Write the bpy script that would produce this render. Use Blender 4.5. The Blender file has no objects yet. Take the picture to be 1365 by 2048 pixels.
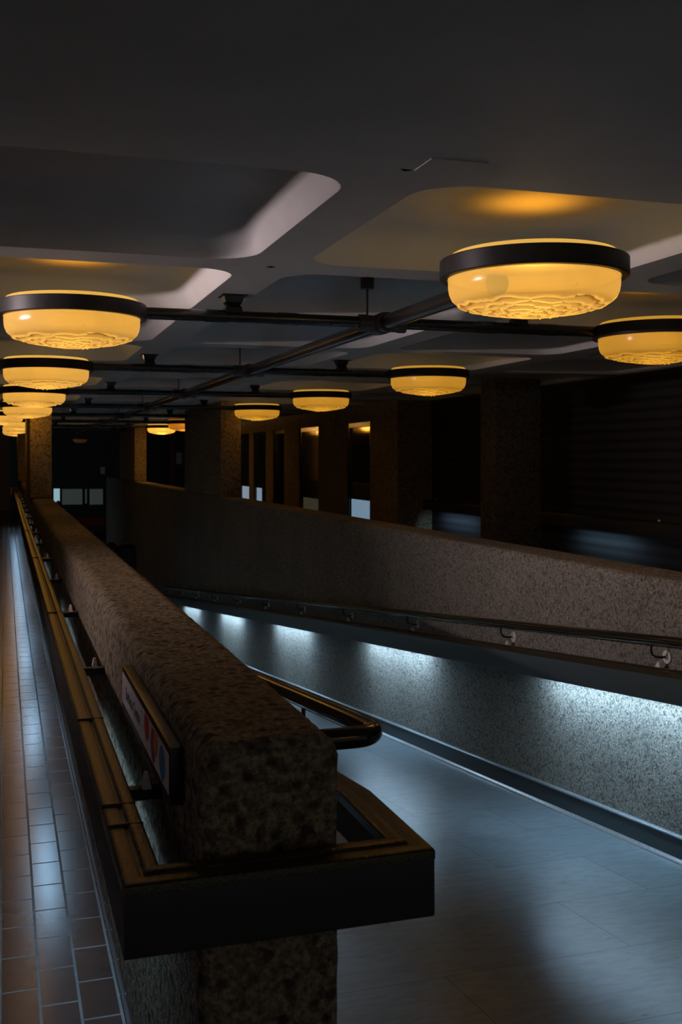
import bpy, bmesh, math, random
from mathutils import Vector, noise, Matrix
random.seed(7)
C = bpy.context.scene.collection
R = math.radians
sc = bpy.context.scene

# ---------------------------------------------------------------- camera
FPX, YAW, HOR, VPX = 2100.0, 17.81, 915.0, 8.0
EYE = 1.60
cam_d = bpy.data.cameras.new('camera')
cam = bpy.data.objects.new('camera', cam_d); C.objects.link(cam)
cam.location = (0, 0, EYE)
cam.rotation_euler = (R(90), 0, -R(YAW))
cam_d.sensor_fit = 'VERTICAL'; cam_d.sensor_height = 36.0; cam_d.sensor_width = 24.0
cam_d.lens = 36.0 * FPX / 2048.0
cam_d.shift_y = (HOR - 1024.0) / 2048.0
cam_d.clip_start = 0.05; cam_d.clip_end = 200
cam_d.dof.use_dof = True
cam_d.dof.focus_distance = 3.6
cam_d.dof.aperture_fstop = 9.0
sc.camera = cam

# ---------------------------------------------------------------- light levels and exposure
W = bpy.data.worlds.new('world'); sc.world = W; W.use_nodes = True
W.node_tree.nodes['Background'].inputs[0].default_value = (0.50, 0.60, 0.68, 1)
W.node_tree.nodes['Background'].inputs[1].default_value = 0.18
sc.view_settings.view_transform = 'Standard'
sc.view_settings.look = 'None'
sc.view_settings.exposure = 0.0
sc.view_settings.gamma = 1.0
sc.view_settings.use_curve_mapping = False
GLASS_L = 0.63        # radiance of the amber bowls
UP_W = 0.25           # watts of the upward glow of one bowl
BULB_W = 17.0         # the bulbs inside one bowl
TUBE_L = 110.0         # radiance of the trough tubes
SIDE_LIGHT_W = 23.0        # watts of the added pinkish side light, out of view to the left

# ---------------------------------------------------------------- materials
def rgb(*c): return (c[0], c[1], c[2], 1)
def base_mat(name, col, rough=.5, metal=0.0, spec=.5):
    m = bpy.data.materials.new(name); m.use_nodes = True
    b = m.node_tree.nodes['Principled BSDF']
    b.inputs['Base Color'].default_value = rgb(*col)
    b.inputs['Roughness'].default_value = rough
    b.inputs['Metallic'].default_value = metal
    b.inputs['Specular IOR Level'].default_value = spec
    return m, m.node_tree, b
def N(t, kind, **kw):
    n = t.nodes.new(kind)
    for k, v in kw.items():
        if k in n.inputs: n.inputs[k].default_value = v
        else: setattr(n, k, v)
    return n
def ramp(t, src, stops):
    r = t.nodes.new('ShaderNodeValToRGB'); e = r.color_ramp.elements
    while len(e) < len(stops): e.new(0.5)
    for i, (p, c) in enumerate(stops):
        e[i].position = p; e[i].color = rgb(*c) if not isinstance(c, (int, float)) else rgb(c, c, c)
    t.links.new(src, r.inputs[0]); return r.outputs[0]
def objco(t, scale=(1, 1, 1), rot=(0, 0, 0), loc=(0, 0, 0)):
    c = t.nodes.new('ShaderNodeTexCoord'); mp = t.nodes.new('ShaderNodeMapping')
    mp.inputs['Scale'].default_value = scale; mp.inputs['Rotation'].default_value = rot; mp.inputs['Location'].default_value = loc
    t.links.new(c.outputs['Object'], mp.inputs[0]); return mp.outputs[0]
def mulc(t, a, b, f=1.0, mode='MULTIPLY'):
    m = t.nodes.new('ShaderNodeMix'); m.data_type = 'RGBA'; m.blend_type = mode
    m.inputs[0].default_value = f
    for s, i in ((a, 6), (b, 7)):
        if isinstance(s, tuple): m.inputs[i].default_value = rgb(*s)
        else: t.links.new(s, m.inputs[i])
    return m.outputs[2]
def bump(t, b, h, strength=.5, dist=.01):
    n = t.nodes.new('ShaderNodeBump'); n.inputs['Strength'].default_value = strength; n.inputs['Distance'].default_value = dist
    t.links.new(h, n.inputs['Height']); t.links.new(n.outputs[0], b.inputs['Normal'])

def concrete(name, lo, hi, scale=1.0, bs=.8, pits=(.20, .38, .12)):
    m, t, b = base_mat(name, hi, .85, 0, .25)
    co = objco(t)
    n1 = N(t, 'ShaderNodeTexNoise', Scale=75*scale, Detail=4.0, Roughness=.65); t.links.new(co, n1.inputs['Vector'])
    n2 = N(t, 'ShaderNodeTexNoise', Scale=1.6, Detail=4.0, Roughness=.6); t.links.new(co, n2.inputs['Vector'])
    v = N(t, 'ShaderNodeTexVoronoi', Scale=55*scale, feature='F1'); t.links.new(co, v.inputs['Vector'])
    v2 = N(t, 'ShaderNodeTexVoronoi', Scale=24*scale, feature='F1'); t.links.new(co, v2.inputs['Vector'])
    c1 = ramp(t, n1.outputs[0], [(.32, lo), (.50, tuple((a+c)/2 for a, c in zip(lo, hi))), (.68, hi)])
    c2 = ramp(t, v.outputs['Color'], [(.1, .45), (.45, 1.0), (.9, 1.15)])
    pit = ramp(t, v2.outputs['Distance'], [(pits[0], pits[2]), (pits[1], 1.0)])
    big = ramp(t, n2.outputs[0], [(.3, .72), (.7, 1.1)])
    c = mulc(t, c1, c2); c = mulc(t, c, pit, .75); c = mulc(t, c, big, .8)
    t.links.new(c, b.inputs['Base Color'])
    h = mulc(t, n1.outputs[0], pit, .8); bump(t, b, h, bs, .012)
    return m
M = {}
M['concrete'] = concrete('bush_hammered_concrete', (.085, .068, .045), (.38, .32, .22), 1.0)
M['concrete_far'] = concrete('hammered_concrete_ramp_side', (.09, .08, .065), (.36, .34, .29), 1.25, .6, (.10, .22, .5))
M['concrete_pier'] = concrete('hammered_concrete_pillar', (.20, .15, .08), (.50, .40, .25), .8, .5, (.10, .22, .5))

def ceiling_mat():
    m, t, b = base_mat('painted_ceiling', (.50, .50, .50), .75, 0, .2)
    co = objco(t)
    n = N(t, 'ShaderNodeTexNoise', Scale=2.2, Detail=5.0, Roughness=.6); t.links.new(co, n.inputs['Vector'])
    t.links.new(ramp(t, n.outputs[0], [(.3, (.56, .555, .545)), (.7, (.66, .655, .645))]), b.inputs['Base Color'])
    n2 = N(t, 'ShaderNodeTexNoise', Scale=160.0, Detail=2.0); t.links.new(co, n2.inputs['Vector'])
    bump(t, b, n2.outputs[0], .12, .003); return m
M['ceiling'] = ceiling_mat()

def paver_mat():
    m, t, b = base_mat('clay_pavers', (.2, .1, .07), .3, 0, .5)
    co = objco(t, rot=(0, 0, R(90)), loc=(0.03, 0.0105, 0))
    br = t.nodes.new('ShaderNodeTexBrick'); t.links.new(co, br.inputs['Vector'])
    br.offset = .5; br.squash = 1.0
    for k, v in {'Scale': 1.0, 'Mortar Size': .0045, 'Mortar Smooth': .15, 'Bias': 0.0, 'Brick Width': .225, 'Row Height': .1115}.items():
        br.inputs[k].default_value = v
    br.inputs['Color1'].default_value = rgb(.085, .050, .042); br.inputs['Color2'].default_value = rgb(.060, .040, .037)
    br.inputs['Mortar'].default_value = rgb(.26, .27, .27)
    n = N(t, 'ShaderNodeTexNoise', Scale=9.0, Detail=5.0, Roughness=.65); t.links.new(objco(t), n.inputs['Vector'])
    c = mulc(t, br.outputs['Color'], ramp(t, n.outputs[0], [(.3, .7), (.7, 1.15)]), .8)
    t.links.new(c, b.inputs['Base Color'])
    n3 = N(t, 'ShaderNodeTexNoise', Scale=12.0, Detail=3.0, Roughness=.5); t.links.new(objco(t), n3.inputs['Vector'])
    ro = t.nodes.new('ShaderNodeMath'); ro.operation = 'MULTIPLY_ADD'; t.links.new(br.outputs['Fac'], ro.inputs[0]); ro.inputs[1].default_value = .5
    ro.inputs[2].default_value = .24; t.links.new(ro.outputs[0], b.inputs['Roughness'])
    inv = t.nodes.new('ShaderNodeMath'); inv.operation = 'MULTIPLY_ADD'; t.links.new(br.outputs['Fac'], inv.inputs[0]); inv.inputs[1].default_value = -1.0; 
    nb = t.nodes.new('ShaderNodeMath'); nb.operation = 'MULTIPLY'; t.links.new(n3.outputs[0], nb.inputs[0]); nb.inputs[1].default_value = .12
    t.links.new(nb.outputs[0], inv.inputs[2])
    bump(t, b, inv.outputs[0], .55, .004); return m
M['pavers'] = paver_mat()

def rampfloor_mat():
    m, t, b = base_mat('dark_rubber_tiles', (.1, .11, .12), .35, 0, .5)
    br = t.nodes.new('ShaderNodeTexBrick'); t.links.new(objco(t, loc=(-.26, -.13, 0)), br.inputs['Vector']); br.offset = .37
    for k, v in {'Scale': 1.0, 'Mortar Size': .003, 'Mortar Smooth': .3, 'Bias': 0.0, 'Brick Width': 1.1, 'Row Height': .5}.items():
        br.inputs[k].default_value = v
    br.inputs['Color1'].default_value = rgb(.135, .165, .18); br.inputs['Color2'].default_value = rgb(.175, .205, .22)
    br.inputs['Mortar'].default_value = rgb(.07, .07, .07)
    co = objco(t)
    n = N(t, 'ShaderNodeTexNoise', Scale=3.0, Detail=6.0, Roughness=.65); t.links.new(co, n.inputs['Vector'])
    n2 = N(t, 'ShaderNodeTexNoise', Scale=16.0, Detail=2.0, Roughness=.5); t.links.new(objco(t, scale=(.8, 2.4, 1)), n2.inputs['Vector'])
    c = mulc(t, br.outputs['Color'], ramp(t, n.outputs[0], [(.3, .90), (.7, 1.07)]), .8)
    c = mulc(t, c, ramp(t, n2.outputs[0], [(.30, .72), (.62, 1.06)]), .9)
    n4 = N(t, 'ShaderNodeTexVoronoi', Scale=5.0); t.links.new(objco(t, scale=(1, 2.2, 1)), n4.inputs['Vector'])
    c = mulc(t, c, ramp(t, n4.outputs['Distance'], [(.04, .35), (.09, 1.0)]), .8)
    t.links.new(c, b.inputs['Base Color'])
    b.inputs['Roughness'].default_value = .30
    iv = t.nodes.new('ShaderNodeMath'); iv.operation = 'MULTIPLY_ADD'; t.links.new(br.outputs['Fac'], iv.inputs[0]); iv.inputs[1].default_value = -1.0
    sm = t.nodes.new('ShaderNodeMath'); sm.operation = 'MULTIPLY'; t.links.new(n2.outputs[0], sm.inputs[0]); sm.inputs[1].default_value = .06; t.links.new(sm.outputs[0], iv.inputs[2])
    bump(t, b, iv.outputs[0], .25, .006); return m
M['rampfloor'] = rampfloor_mat()

def metal_mat(name, col, rough, bumps=0.0, scale=220.0, metal=.0, spec=.6):
    m, t, b = base_mat(name, col, rough, metal, spec)
    n = N(t, 'ShaderNodeTexNoise', Scale=scale, Detail=3.0, Roughness=.6); t.links.new(objco(t), n.inputs['Vector'])
    t.links.new(ramp(t, n.outputs[0], [(.3, tuple(c*.8 for c in col)), (.7, tuple(c*1.2 for c in col))]), b.inputs['Base Color'])
    if bumps: bump(t, b, n.outputs[0], bumps, .002)
    return m
M['rail'] = metal_mat('dark_bronze_rail', (.045, .038, .017), .24, 1.0, 190.0, .5)
M['fascia'] = metal_mat('dark_painted_fascia', (.030, .030, .030), .42, .08, 300.0)
M['tube'] = metal_mat('dark_bronze_tube', (.035, .030, .020), .16, .03, 90.0, .6)
M['pipe'] = metal_mat('black_enamel_conduit', (.022, .020, .018), .25, .05, 60.0)
M['pipe_red'] = metal_mat('dusty_brown_conduit', (.055, .042, .032), .35, .08, 60.0)
M['ring'] = metal_mat('black_lamp_ring', (.026, .025, .026), .42, .02, 50.0, .0, .3)
M['skirt'] = metal_mat('grey_metal_skirting', (.06, .072, .078), .35, .03, 80.0, .5)
M['skirtglint'] = metal_mat('painted_edge_highlight', (.34, .38, .40), .3, .03, 80.0, .6)
M['fascia_grey'] = metal_mat('grey_painted_fascia', (.040, .052, .055), .38, .08, 300.0)
M['kerb'] = metal_mat('dark_kerb', (.08, .075, .07), .5, .1, 90.0)
M['plate'] = metal_mat('pale_grey_plate', (.60, .60, .57), .5, .05, 90.0)
M['black'] = metal_mat('black_gloss', (.012, .012, .012), .2, .0, 50.0)
M['inner'] = metal_mat('white_reflector', (.6, .62, .62), .5, .0, 50.0)
M['darkwall'] = metal_mat('dark_boarded_wall', (.035, .034, .033), .7, .1, 30.0)
M['wall'] = concrete('brown_concrete_wall', (.13, .10, .065), (.34, .28, .19), .7, .4, (.10, .22, .5))
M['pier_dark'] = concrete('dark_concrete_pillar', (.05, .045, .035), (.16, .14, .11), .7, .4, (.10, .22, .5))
M['leftwall'] = metal_mat('brown_plaster', (.38, .25, .20), .7, .1, 30.0)
M['cloth'] = metal_mat('black_cloth', (.012, .012, .014), .9, .1, 60.0)
M['skin'] = metal_mat('skin', (.30, .18, .13), .6, .0, 60.0)
M['hair'] = metal_mat('dark_hair', (.010, .008, .007), .6, .2, 120.0)
M['signframe'] = metal_mat('black_sign_frame', (.014, .013, .012), .38, .03, 80.0, .0, .35)
M['red'] = metal_mat('red_upholstery', (.22, .012, .012), .8, .1, 60.0)
M['signwhite'] = metal_mat('sign_white', (.86, .82, .86), .45, .0, 40.0)
M['signdark'] = metal_mat('sign_lettering', (.05, .05, .07), .5, .0, 40.0)
M['sred'] = metal_mat('sign_red', (.62, .02, .03), .45, .0, 40.0)
M['sorange'] = metal_mat('sign_orange', (.75, .20, .01), .45, .0, 40.0)
M['spurple'] = metal_mat('sign_purple', (.17, .05, .20), .45, .0, 40.0)
M['sblue'] = metal_mat('sign_blue', (.01, .30, .62), .45, .0, 40.0)
M['endtint'] = metal_mat('end_piece_lit_tone', (.75, .32, .16), .4, .0, 40.0)
M['tread'] = metal_mat('dark_floor', (.06, .06, .06), .4, .1, 30.0)

def ribwall_mat():
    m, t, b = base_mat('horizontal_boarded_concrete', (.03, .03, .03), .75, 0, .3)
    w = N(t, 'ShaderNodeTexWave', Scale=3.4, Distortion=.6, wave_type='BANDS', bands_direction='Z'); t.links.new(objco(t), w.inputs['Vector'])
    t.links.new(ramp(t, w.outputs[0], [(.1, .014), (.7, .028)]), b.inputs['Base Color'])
    bump(t, b, w.outputs[0], .25, .006); return m
M['ribwall'] = ribwall_mat()

def emis(name, col, strength):
    m = bpy.data.materials.new(name); m.use_nodes = True; t = m.node_tree
    b = t.nodes['Principled BSDF']; b.inputs['Base Color'].default_value = rgb(.8, .8, .8)
    b.inputs['Emission Color'].default_value = rgb(*col); b.inputs['Emission Strength'].default_value = strength
    return m
M['tubelight'] = emis('fluorescent_tube', (.48, .74, 1.0), TUBE_L)
M['tubelight_dim'] = emis('fluorescent_tube_dim', (.42, .70, 1.0), TUBE_L*.30)
M['tubelight_far'] = emis('fluorescent_tube_old', (.42, .70, 1.0), TUBE_L*.45)
M['sidetube'] = emis('pinkish_added_tube', (1.0, .78, .80), 2.0)
M['paneglow'] = emis('blue_pane_glow', (.42, .68, .95), .32)
M['litglass'] = emis('bright_far_window', (.45, .75, .85), .5)
M['dimglass'] = emis('dim_far_window', (.45, .62, .50), .028)

def glass_mat(name, col, strength, clear=.12):
    """milky pressed-glass bowl glowing from the lamp inside: a vertex attribute paints the
       highlights and shadows of the pressed relief into the glow"""
    m, t, b = base_mat(name, (.20, .15, .07), .18, 0, .22)
    g = t.nodes.new('ShaderNodeNewGeometry'); s = t.nodes.new('ShaderNodeSeparateXYZ'); t.links.new(g.outputs['Normal'], s.inputs[0])
    n = N(t, 'ShaderNodeTexNoise', Scale=5.0, Detail=3.0, Roughness=.6); t.links.new(objco(t), n.inputs['Vector'])
    n2 = N(t, 'ShaderNodeTexNoise', Scale=28.0, Detail=2.0, Roughness=.5); t.links.new(objco(t), n2.inputs['Vector'])
    a = t.nodes.new('ShaderNodeAttribute'); a.attribute_name = 'ridge_shading'
    k = ramp(t, n.outputs[0], [(.3, .92), (.65, 1.03)])
    k2 = ramp(t, n2.outputs[0], [(.22, .55), (.30, 1.0)])
    th = ramp(t, a.outputs['Fac'], [(0, .18), (.5, 1.0), (1, 1.42)])
    c = mulc(t, mulc(t, k, k2, .6), th); 
    c = mulc(t, c, col)
    t.links.new(c, b.inputs['Emission Color']); b.inputs['Emission Strength'].default_value = strength
    tr = t.nodes.new('ShaderNodeBsdfTransparent'); tr.inputs[0].default_value = rgb(1.0, .62, .16)
    mx = t.nodes.new('ShaderNodeMixShader'); mx.inputs[0].default_value = clear
    out = t.nodes['Material Output']; t.links.new(b.outputs[0], mx.inputs[1]); t.links.new(tr.outputs[0], mx.inputs[2]); t.links.new(mx.outputs[0], out.inputs[0])
    return m
M['amber'] = glass_mat('amber_bowl_glass', (1.0, .545, .095), GLASS_L)
M['amber_dim'] = glass_mat('dim_amber_bowl_glass', (1.0, .50, .045), GLASS_L*.66)
for _k, _c, _s in (('amber', (1.0, .545, .095), GLASS_L*1.15), ('amber_dim', (1.0, .50, .045), GLASS_L*.8), ('orange', (1.0, .28, .03), GLASS_L*.4)):
    M[_k+'_rim'] = glass_mat(_k+'_rim_glass', _c, _s, 0.0)
M['orange'] = glass_mat('orange_bowl_glass', (1.0, .28, .03), GLASS_L*.30)

def pane_mat():
    m, t, b = base_mat('dark_window_glass', (.012, .014, .016), .06, 0, .8)
    n = N(t, 'ShaderNodeTexNoise', Scale=1.2, Detail=2.0); t.links.new(objco(t), n.inputs['Vector'])
    bump(t, b, n.outputs[0], .05, .02); return m
M['pane'] = pane_mat()

# ---------------------------------------------------------------- mesh helpers
def link(name, bm, mat, parent=None, smooth=False, sharp=None):
    me = bpy.data.meshes.new(name)
    bmesh.ops.recalc_face_normals(bm, faces=bm.faces[:])
    bm.to_mesh(me); bm.free()
    o = bpy.data.objects.new(name, me); C.objects.link(o)
    if mat: me.materials.append(mat)
    if parent: o.parent = parent
    if smooth:
        for p in me.polygons: p.use_smooth = True
        me.set_sharp_from_angle(angle=R(sharp or 35))
    return o
def box(bm, x0, x1, y0, y1, z0, z1, bev=0.0, seg=2):
    vs = [bm.verts.new((x, y, z)) for x in (x0, x1) for y in (y0, y1) for z in (z0, z1)]
    F = [(0, 1, 3, 2), (4, 6, 7, 5), (0, 4, 5, 1), (2, 3, 7, 6), (0, 2, 6, 4), (1, 5, 7, 3)]
    fs = [bm.faces.new([vs[i] for i in f]) for f in F]
    if bev:
        ed = list({e for f in fs for e in f.edges})
        bmesh.ops.bevel(bm, geom=ed, offset=bev, segments=seg, profile=.5, affect='EDGES')
def tube(bm, pts, r, seg=16, cap=True):
    pts = [Vector(p) for p in pts]; rings = []
    for i, p in enumerate(pts):
        if i == 0: d = pts[1]-p
        elif i == len(pts)-1: d = p-pts[i-1]
        else: d = (pts[i+1]-p).normalized()+(p-pts[i-1]).normalized()
        d.normalize()
        up = Vector((0, 0, 1)) if abs(d.z) < .95 else Vector((1, 0, 0))
        a = d.cross(up).normalized(); b = a.cross(d).normalized()
        rr = r[i] if isinstance(r, (list, tuple)) else r
        rings.append([bm.verts.new(p+a*rr*math.cos(q)+b*rr*math.sin(q)) for q in [2*math.pi*k/seg for k in range(seg)]])
    for A, B in zip(rings, rings[1:]):
        for k in range(seg): bm.faces.new([A[k], A[(k+1) % seg], B[(k+1) % seg], B[k]])
    if cap: bm.faces.new(rings[0]); bm.faces.new(rings[-1])
def lathe(bm, prof, seg=48, c=(0, 0, 0), cap=False):
    rings = []
    for r, z in prof:
        if r < 1e-5: rings.append([bm.verts.new((c[0], c[1], c[2]+z))])
        else: rings.append([bm.verts.new((c[0]+r*math.cos(2*math.pi*k/seg), c[1]+r*math.sin(2*math.pi*k/seg), c[2]+z)) for k in range(seg)])
    for A, B in zip(rings, rings[1:]):
        if len(A) == 1 and len(B) == 1: continue
        for k in range(seg):
            a, b = A[k % len(A)], A[(k+1) % seg % len(A)]
            d, e = B[k % len(B)], B[(k+1) % seg % len(B)]
            f = [a]
            if b is not a: f.append(b)
            f.append(e)
            if d is not e: f.append(d)
            bm.faces.new(f)
def sweep(bm, prof, path, side=1):
    """prof: closed list of (s, z), s is outward; path: list of (x,y,z); outward = left of travel * side"""
    path = [Vector(p) for p in path]; rings = []
    for i, p in enumerate(path):
        def nrm(a, b):
            d = (b-a); d.z = 0; d.normalize(); return Vector((-d.y, d.x, 0))*side
        ns = []
        if i > 0: ns.append(nrm(path[i-1], p))
        if i < len(path)-1: ns.append(nrm(p, path[i+1]))
        n = sum(ns, Vector()); n.normalize()
        n = n / max(.3, n.dot(ns[0]))
        rings.append([bm.verts.new(p+n*s+Vector((0, 0, z))) for s, z in prof])
    K = len(prof)
    for A, B in zip(rings, rings[1:]):
        for k in range(K): bm.faces.new([A[k], A[(k+1) % K], B[(k+1) % K], B[k]])
    bm.faces.new(rings[0]); bm.faces.new(rings[-1])
def tag(o, label=None, cat=None, group=None, kind=None):
    if label: o['label'] = label
    if cat: o['category'] = cat
    if group: o['group'] = group
    if kind: o['kind'] = kind
    return o
def empty(name, loc, label, cat, group=None):
    o = bpy.data.objects.new(name, None); C.objects.link(o); o.location = loc; o.empty_display_size = .1
    return tag(o, label, cat, group)
def struct(name, bm, mat, **k):
    return tag(link(name, bm, mat, **k), kind='structure')
def copy_tree(o, parent=None):
    c = o.copy(); C.objects.link(c); c.parent = parent
    for ch in o.children: copy_tree(ch, c)
    return c
def rz(y):                                   # height of the ramp floor
    if y <= RY0: return 0.0
    return -SL*(min(y, RY1)-RY0)
RY0, RY1, SL = 2.35, 19.3, .102
LOW = -SL*(RY1-RY0)

# ---------------------------------------------------------------- setting: floors
bm = bmesh.new(); box(bm, -3.5, .349, -3, 33, -.25, 0); struct('floor', bm, M['pavers'])
bm = bmesh.new()
prof = [(-3, 0), (RY0-.25, 0), (RY0, -.006), (RY0+.25, -.0255), (RY1-.2, rz(RY1-.2)), (RY1, LOW+.006), (RY1+.2, LOW), (50, LOW)]
prev = None
for y, z in prof:
    cur = [bm.verts.new((x, y, zz)) for x, zz in ((.62, z), (2.805, z), (2.805, z-.25), (.62, z-.25))]
    if prev:
        for k in range(4): bm.faces.new([prev[k], prev[(k+1) % 4], cur[(k+1) % 4], cur[k]])
    else: bm.faces.new(cur)
    prev = cur
bm.faces.new(prev); struct('floor_ramp', bm, M['rampfloor'])
bm = bmesh.new(); box(bm, .349, .62, -3, 1.93, -.25, -.0005); struct('floor_landing', bm, M['rampfloor'])
bm = bmesh.new(); box(bm, 3.085, 5.5, -1, 28.2, -.25, 0); struct('floor_right', bm, M['tread'])
bm = bmesh.new(); box(bm, 2.81, 16, 28.2, 50, LOW-.25, LOW); box(bm, -3.5, .615, 33.2, 50, LOW-.25, LOW); struct('floor_foyer', bm, M['tread'])
# kerb between pavers and parapet
bm = bmesh.new(); box(bm, .330, .343, 1.95, 27.4, .0002, .008, .003); struct('trim_1', bm, M['kerb'])

# ---------------------------------------------------------------- setting: coffered ceiling
ZR, ZC, PX, PY = EYE+.765, EYE+.765+.135, 1.5, 1.5
CX0, CY0 = .27, 3.35
def rrect(h, r, n=8):
    pts = []
    for cx, cy, a0 in ((h-r, h-r, 0), (-(h-r), h-r, 90), (-(h-r), -(h-r), 180), (h-r, -(h-r), 270)):
        for k in range(n):
            a = R(a0+90*k/(n-1)); pts.append((cx+r*math.cos(a), cy+r*math.sin(a)))
    return pts
def sqr(h, n=8):
    pts = []
    for k, (sx, sy) in enumerate(((1, 1), (-1, 1), (-1, -1), (1, -1))):
        for j in range(n):
            u = j/(n-1)
            if k % 2 == 0:  a, b = (1, min(1, 2*u)) , (max(0, 0), 0)
            # walk round the corner of the square
            if k == 0: p = (h, h*(.8+.2*min(1, 2*u))) if u < .5 else (h*(1-.2*(2*u-1)), h)
            elif k == 1: p = (-h*(.8+.2*min(1, 2*u)), h) if u < .5 else (-h, h*(1-.2*(2*u-1)))
            elif k == 2: p = (-h, -h*(.8+.2*min(1, 2*u))) if u < .5 else (-h*(1-.2*(2*u-1)), -h)
            else: p = (h*(.8+.2*min(1, 2*u)), -h) if u < .5 else (h, -h*(1-.2*(2*u-1)))
            pts.append(p)
    return pts
bm = bmesh.new()
loops = [(sqr(.75), ZR), (rrect(.645, .17), ZR), (rrect(.640, .168), ZR+.004), (rrect(.622, .165), ZR+.030), (rrect(.585, .16), ZR+.075), (rrect(.54, .15), ZR+.112), (rrect(.49, .14), ZR+.130), (rrect(.42, .12), ZC)]
NJ = 17
for i in range(-3, 4):
    for j in range(NJ):
        cx, cy = CX0+PX*i, CY0+PY*j
        prev = None
        for pts, z in loops:
            cur = [bm.verts.new((cx+x, cy+y, z)) for x, y in pts]
            if prev:
                K = len(cur)
                for k in range(K): bm.faces.new([prev[k], prev[(k+1) % K], cur[(k+1) % K], cur[k]])
            prev = cur
        bm.faces.new(prev)
x0, x1 = CX0-3.75, CX0+PX*3+.75; y0, y1 = CY0-.75, CY0+PY*(NJ-1)+.75
x0 = CX0-PX*3-.75
def quad(bm, p): return bm.faces.new([bm.verts.new(q) for q in p])
quad(bm, [(x0, -3, ZR), (x1, -3, ZR), (x1, y0, ZR), (x0, y0, ZR)])
quad(bm, [(x1, -3, ZR), (6.5, -3, ZR), (6.5, y1, ZR), (x1, y1, ZR)])
quad(bm, [(x0-.5, -3, ZR), (x0, -3, ZR), (x0, y1, ZR), (x0-.5, y1, ZR)])
quad(bm, [(x0-.5, -3, ZR+.3), (6.5, -3, ZR+.3), (6.5, y1, ZR+.3), (x0-.5, y1, ZR+.3)])
quad(bm, [(x0-.5, y1, ZR), (6.5, y1, ZR), (6.5, y1, ZR+.3), (x0-.5, y1, ZR+.3)])
bmesh.ops.remove_doubles(bm, verts=bm.verts[:], dist=.0005)
# keep the rib soffit normals pointing down
me = bpy.data.meshes.new('ceiling')
for f in bm.faces:
    f.normal_update()
    if f.normal.z > 0 and f.calc_center_median().z < ZR+.25: f.normal_flip()
bm.to_mesh(me); bm.free()
ceil = bpy.data.objects.new('ceiling', me); C.objects.link(ceil); me.materials.append(M['ceiling']); tag(ceil, kind='structure')
for p in me.polygons: p.use_smooth = True
me.set_sharp_from_angle(angle=R(28))
bm = bmesh.new(); box(bm, -7, 16, 28.2, 50.2, 5.0, 5.2); struct('ceiling_foyer', bm, M['darkwall'])
bm = bmesh.new(); box(bm, -7, 16, 28.12, 28.3, ZR+.305, 5.0); struct('wall_bulkhead', bm, M['darkwall'])

# ---------------------------------------------------------------- setting: walls
bm = bmesh.new(); box(bm, -3.7, -3.5, -3, 33.2, -.25, ZR+.3); struct('wall_left', bm, M['leftwall'])
bm = bmesh.new(); box(bm, -3.5, .16, 33, 33.2, -.25, 5.0); struct('wall_back', bm, M['leftwall'])
bm = bmesh.new(); box(bm, 5.5, 5.7, -3, 28.2, -.25, ZR); struct('wall_right', bm, M['ribwall'])
bm = bmesh.new(); box(bm, -7, 16, 50, 50.2, LOW-.25, 5.0); struct('wall_end', bm, M['darkwall'])
bm = bmesh.new(); box(bm, 15.8, 16, 28.3, 50, LOW-.25, 5.0); struct('wall_foyer_right', bm, M['darkwall'])
# window wall on the far right
wins = [(14.2, 15.3), (16.8, 18.0), (19.05, 19.9), (20.5, 21.6), (22.0, 23.0)]
bm = bmesh.new()
ys = [13.1]+[v for w in wins for v in w]+[28.2]
for a, b in zip(ys[::2], ys[1::2]): box(bm, 5.0, 5.499, a, b, 0, 2.12)
for a, b in wins: box(bm, 5.0, 5.45, a, b, 0, .25)
box(bm, 5.0, 5.499, 13.1, 28.2, 2.12, ZR)
struct('wall_windows', bm, M['wall'])
for k, (a, b) in enumerate(wins):
    bm = bmesh.new()
    box(bm, 5.02, 5.10, a+.001, a+.07, .25, 2.119); box(bm, 5.02, 5.10, b-.07, b-.001, .25, 2.119)
    box(bm, 5.02, 5.10, a+.07, b-.07, 2.05, 2.119); box(bm, 5.02, 5.10, a+.07, b-.07, .25, .32)
    w = struct('window_%d' % (k+1), bm, M['black'])
    bm = bmesh.new(); box(bm, 5.052, 5.066, a+.07, b-.07, .32, 2.05); link('pane', bm, M['pane'], w)
    if k != 2:
        bm = bmesh.new(); box(bm, 5.045, 5.051, a+.075 if k != 3 else a+.55, b-.12, .35, .97 if k != 1 else .90)
        p = link('painted_pane_glow', bm, M['paneglow'] if k in (0, 3, 4) else M['dimglass'], w); p['label'] = 'pale blue glow painted on the lower part of the pane'  # emissive sheet paints the blue light in the glass

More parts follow.
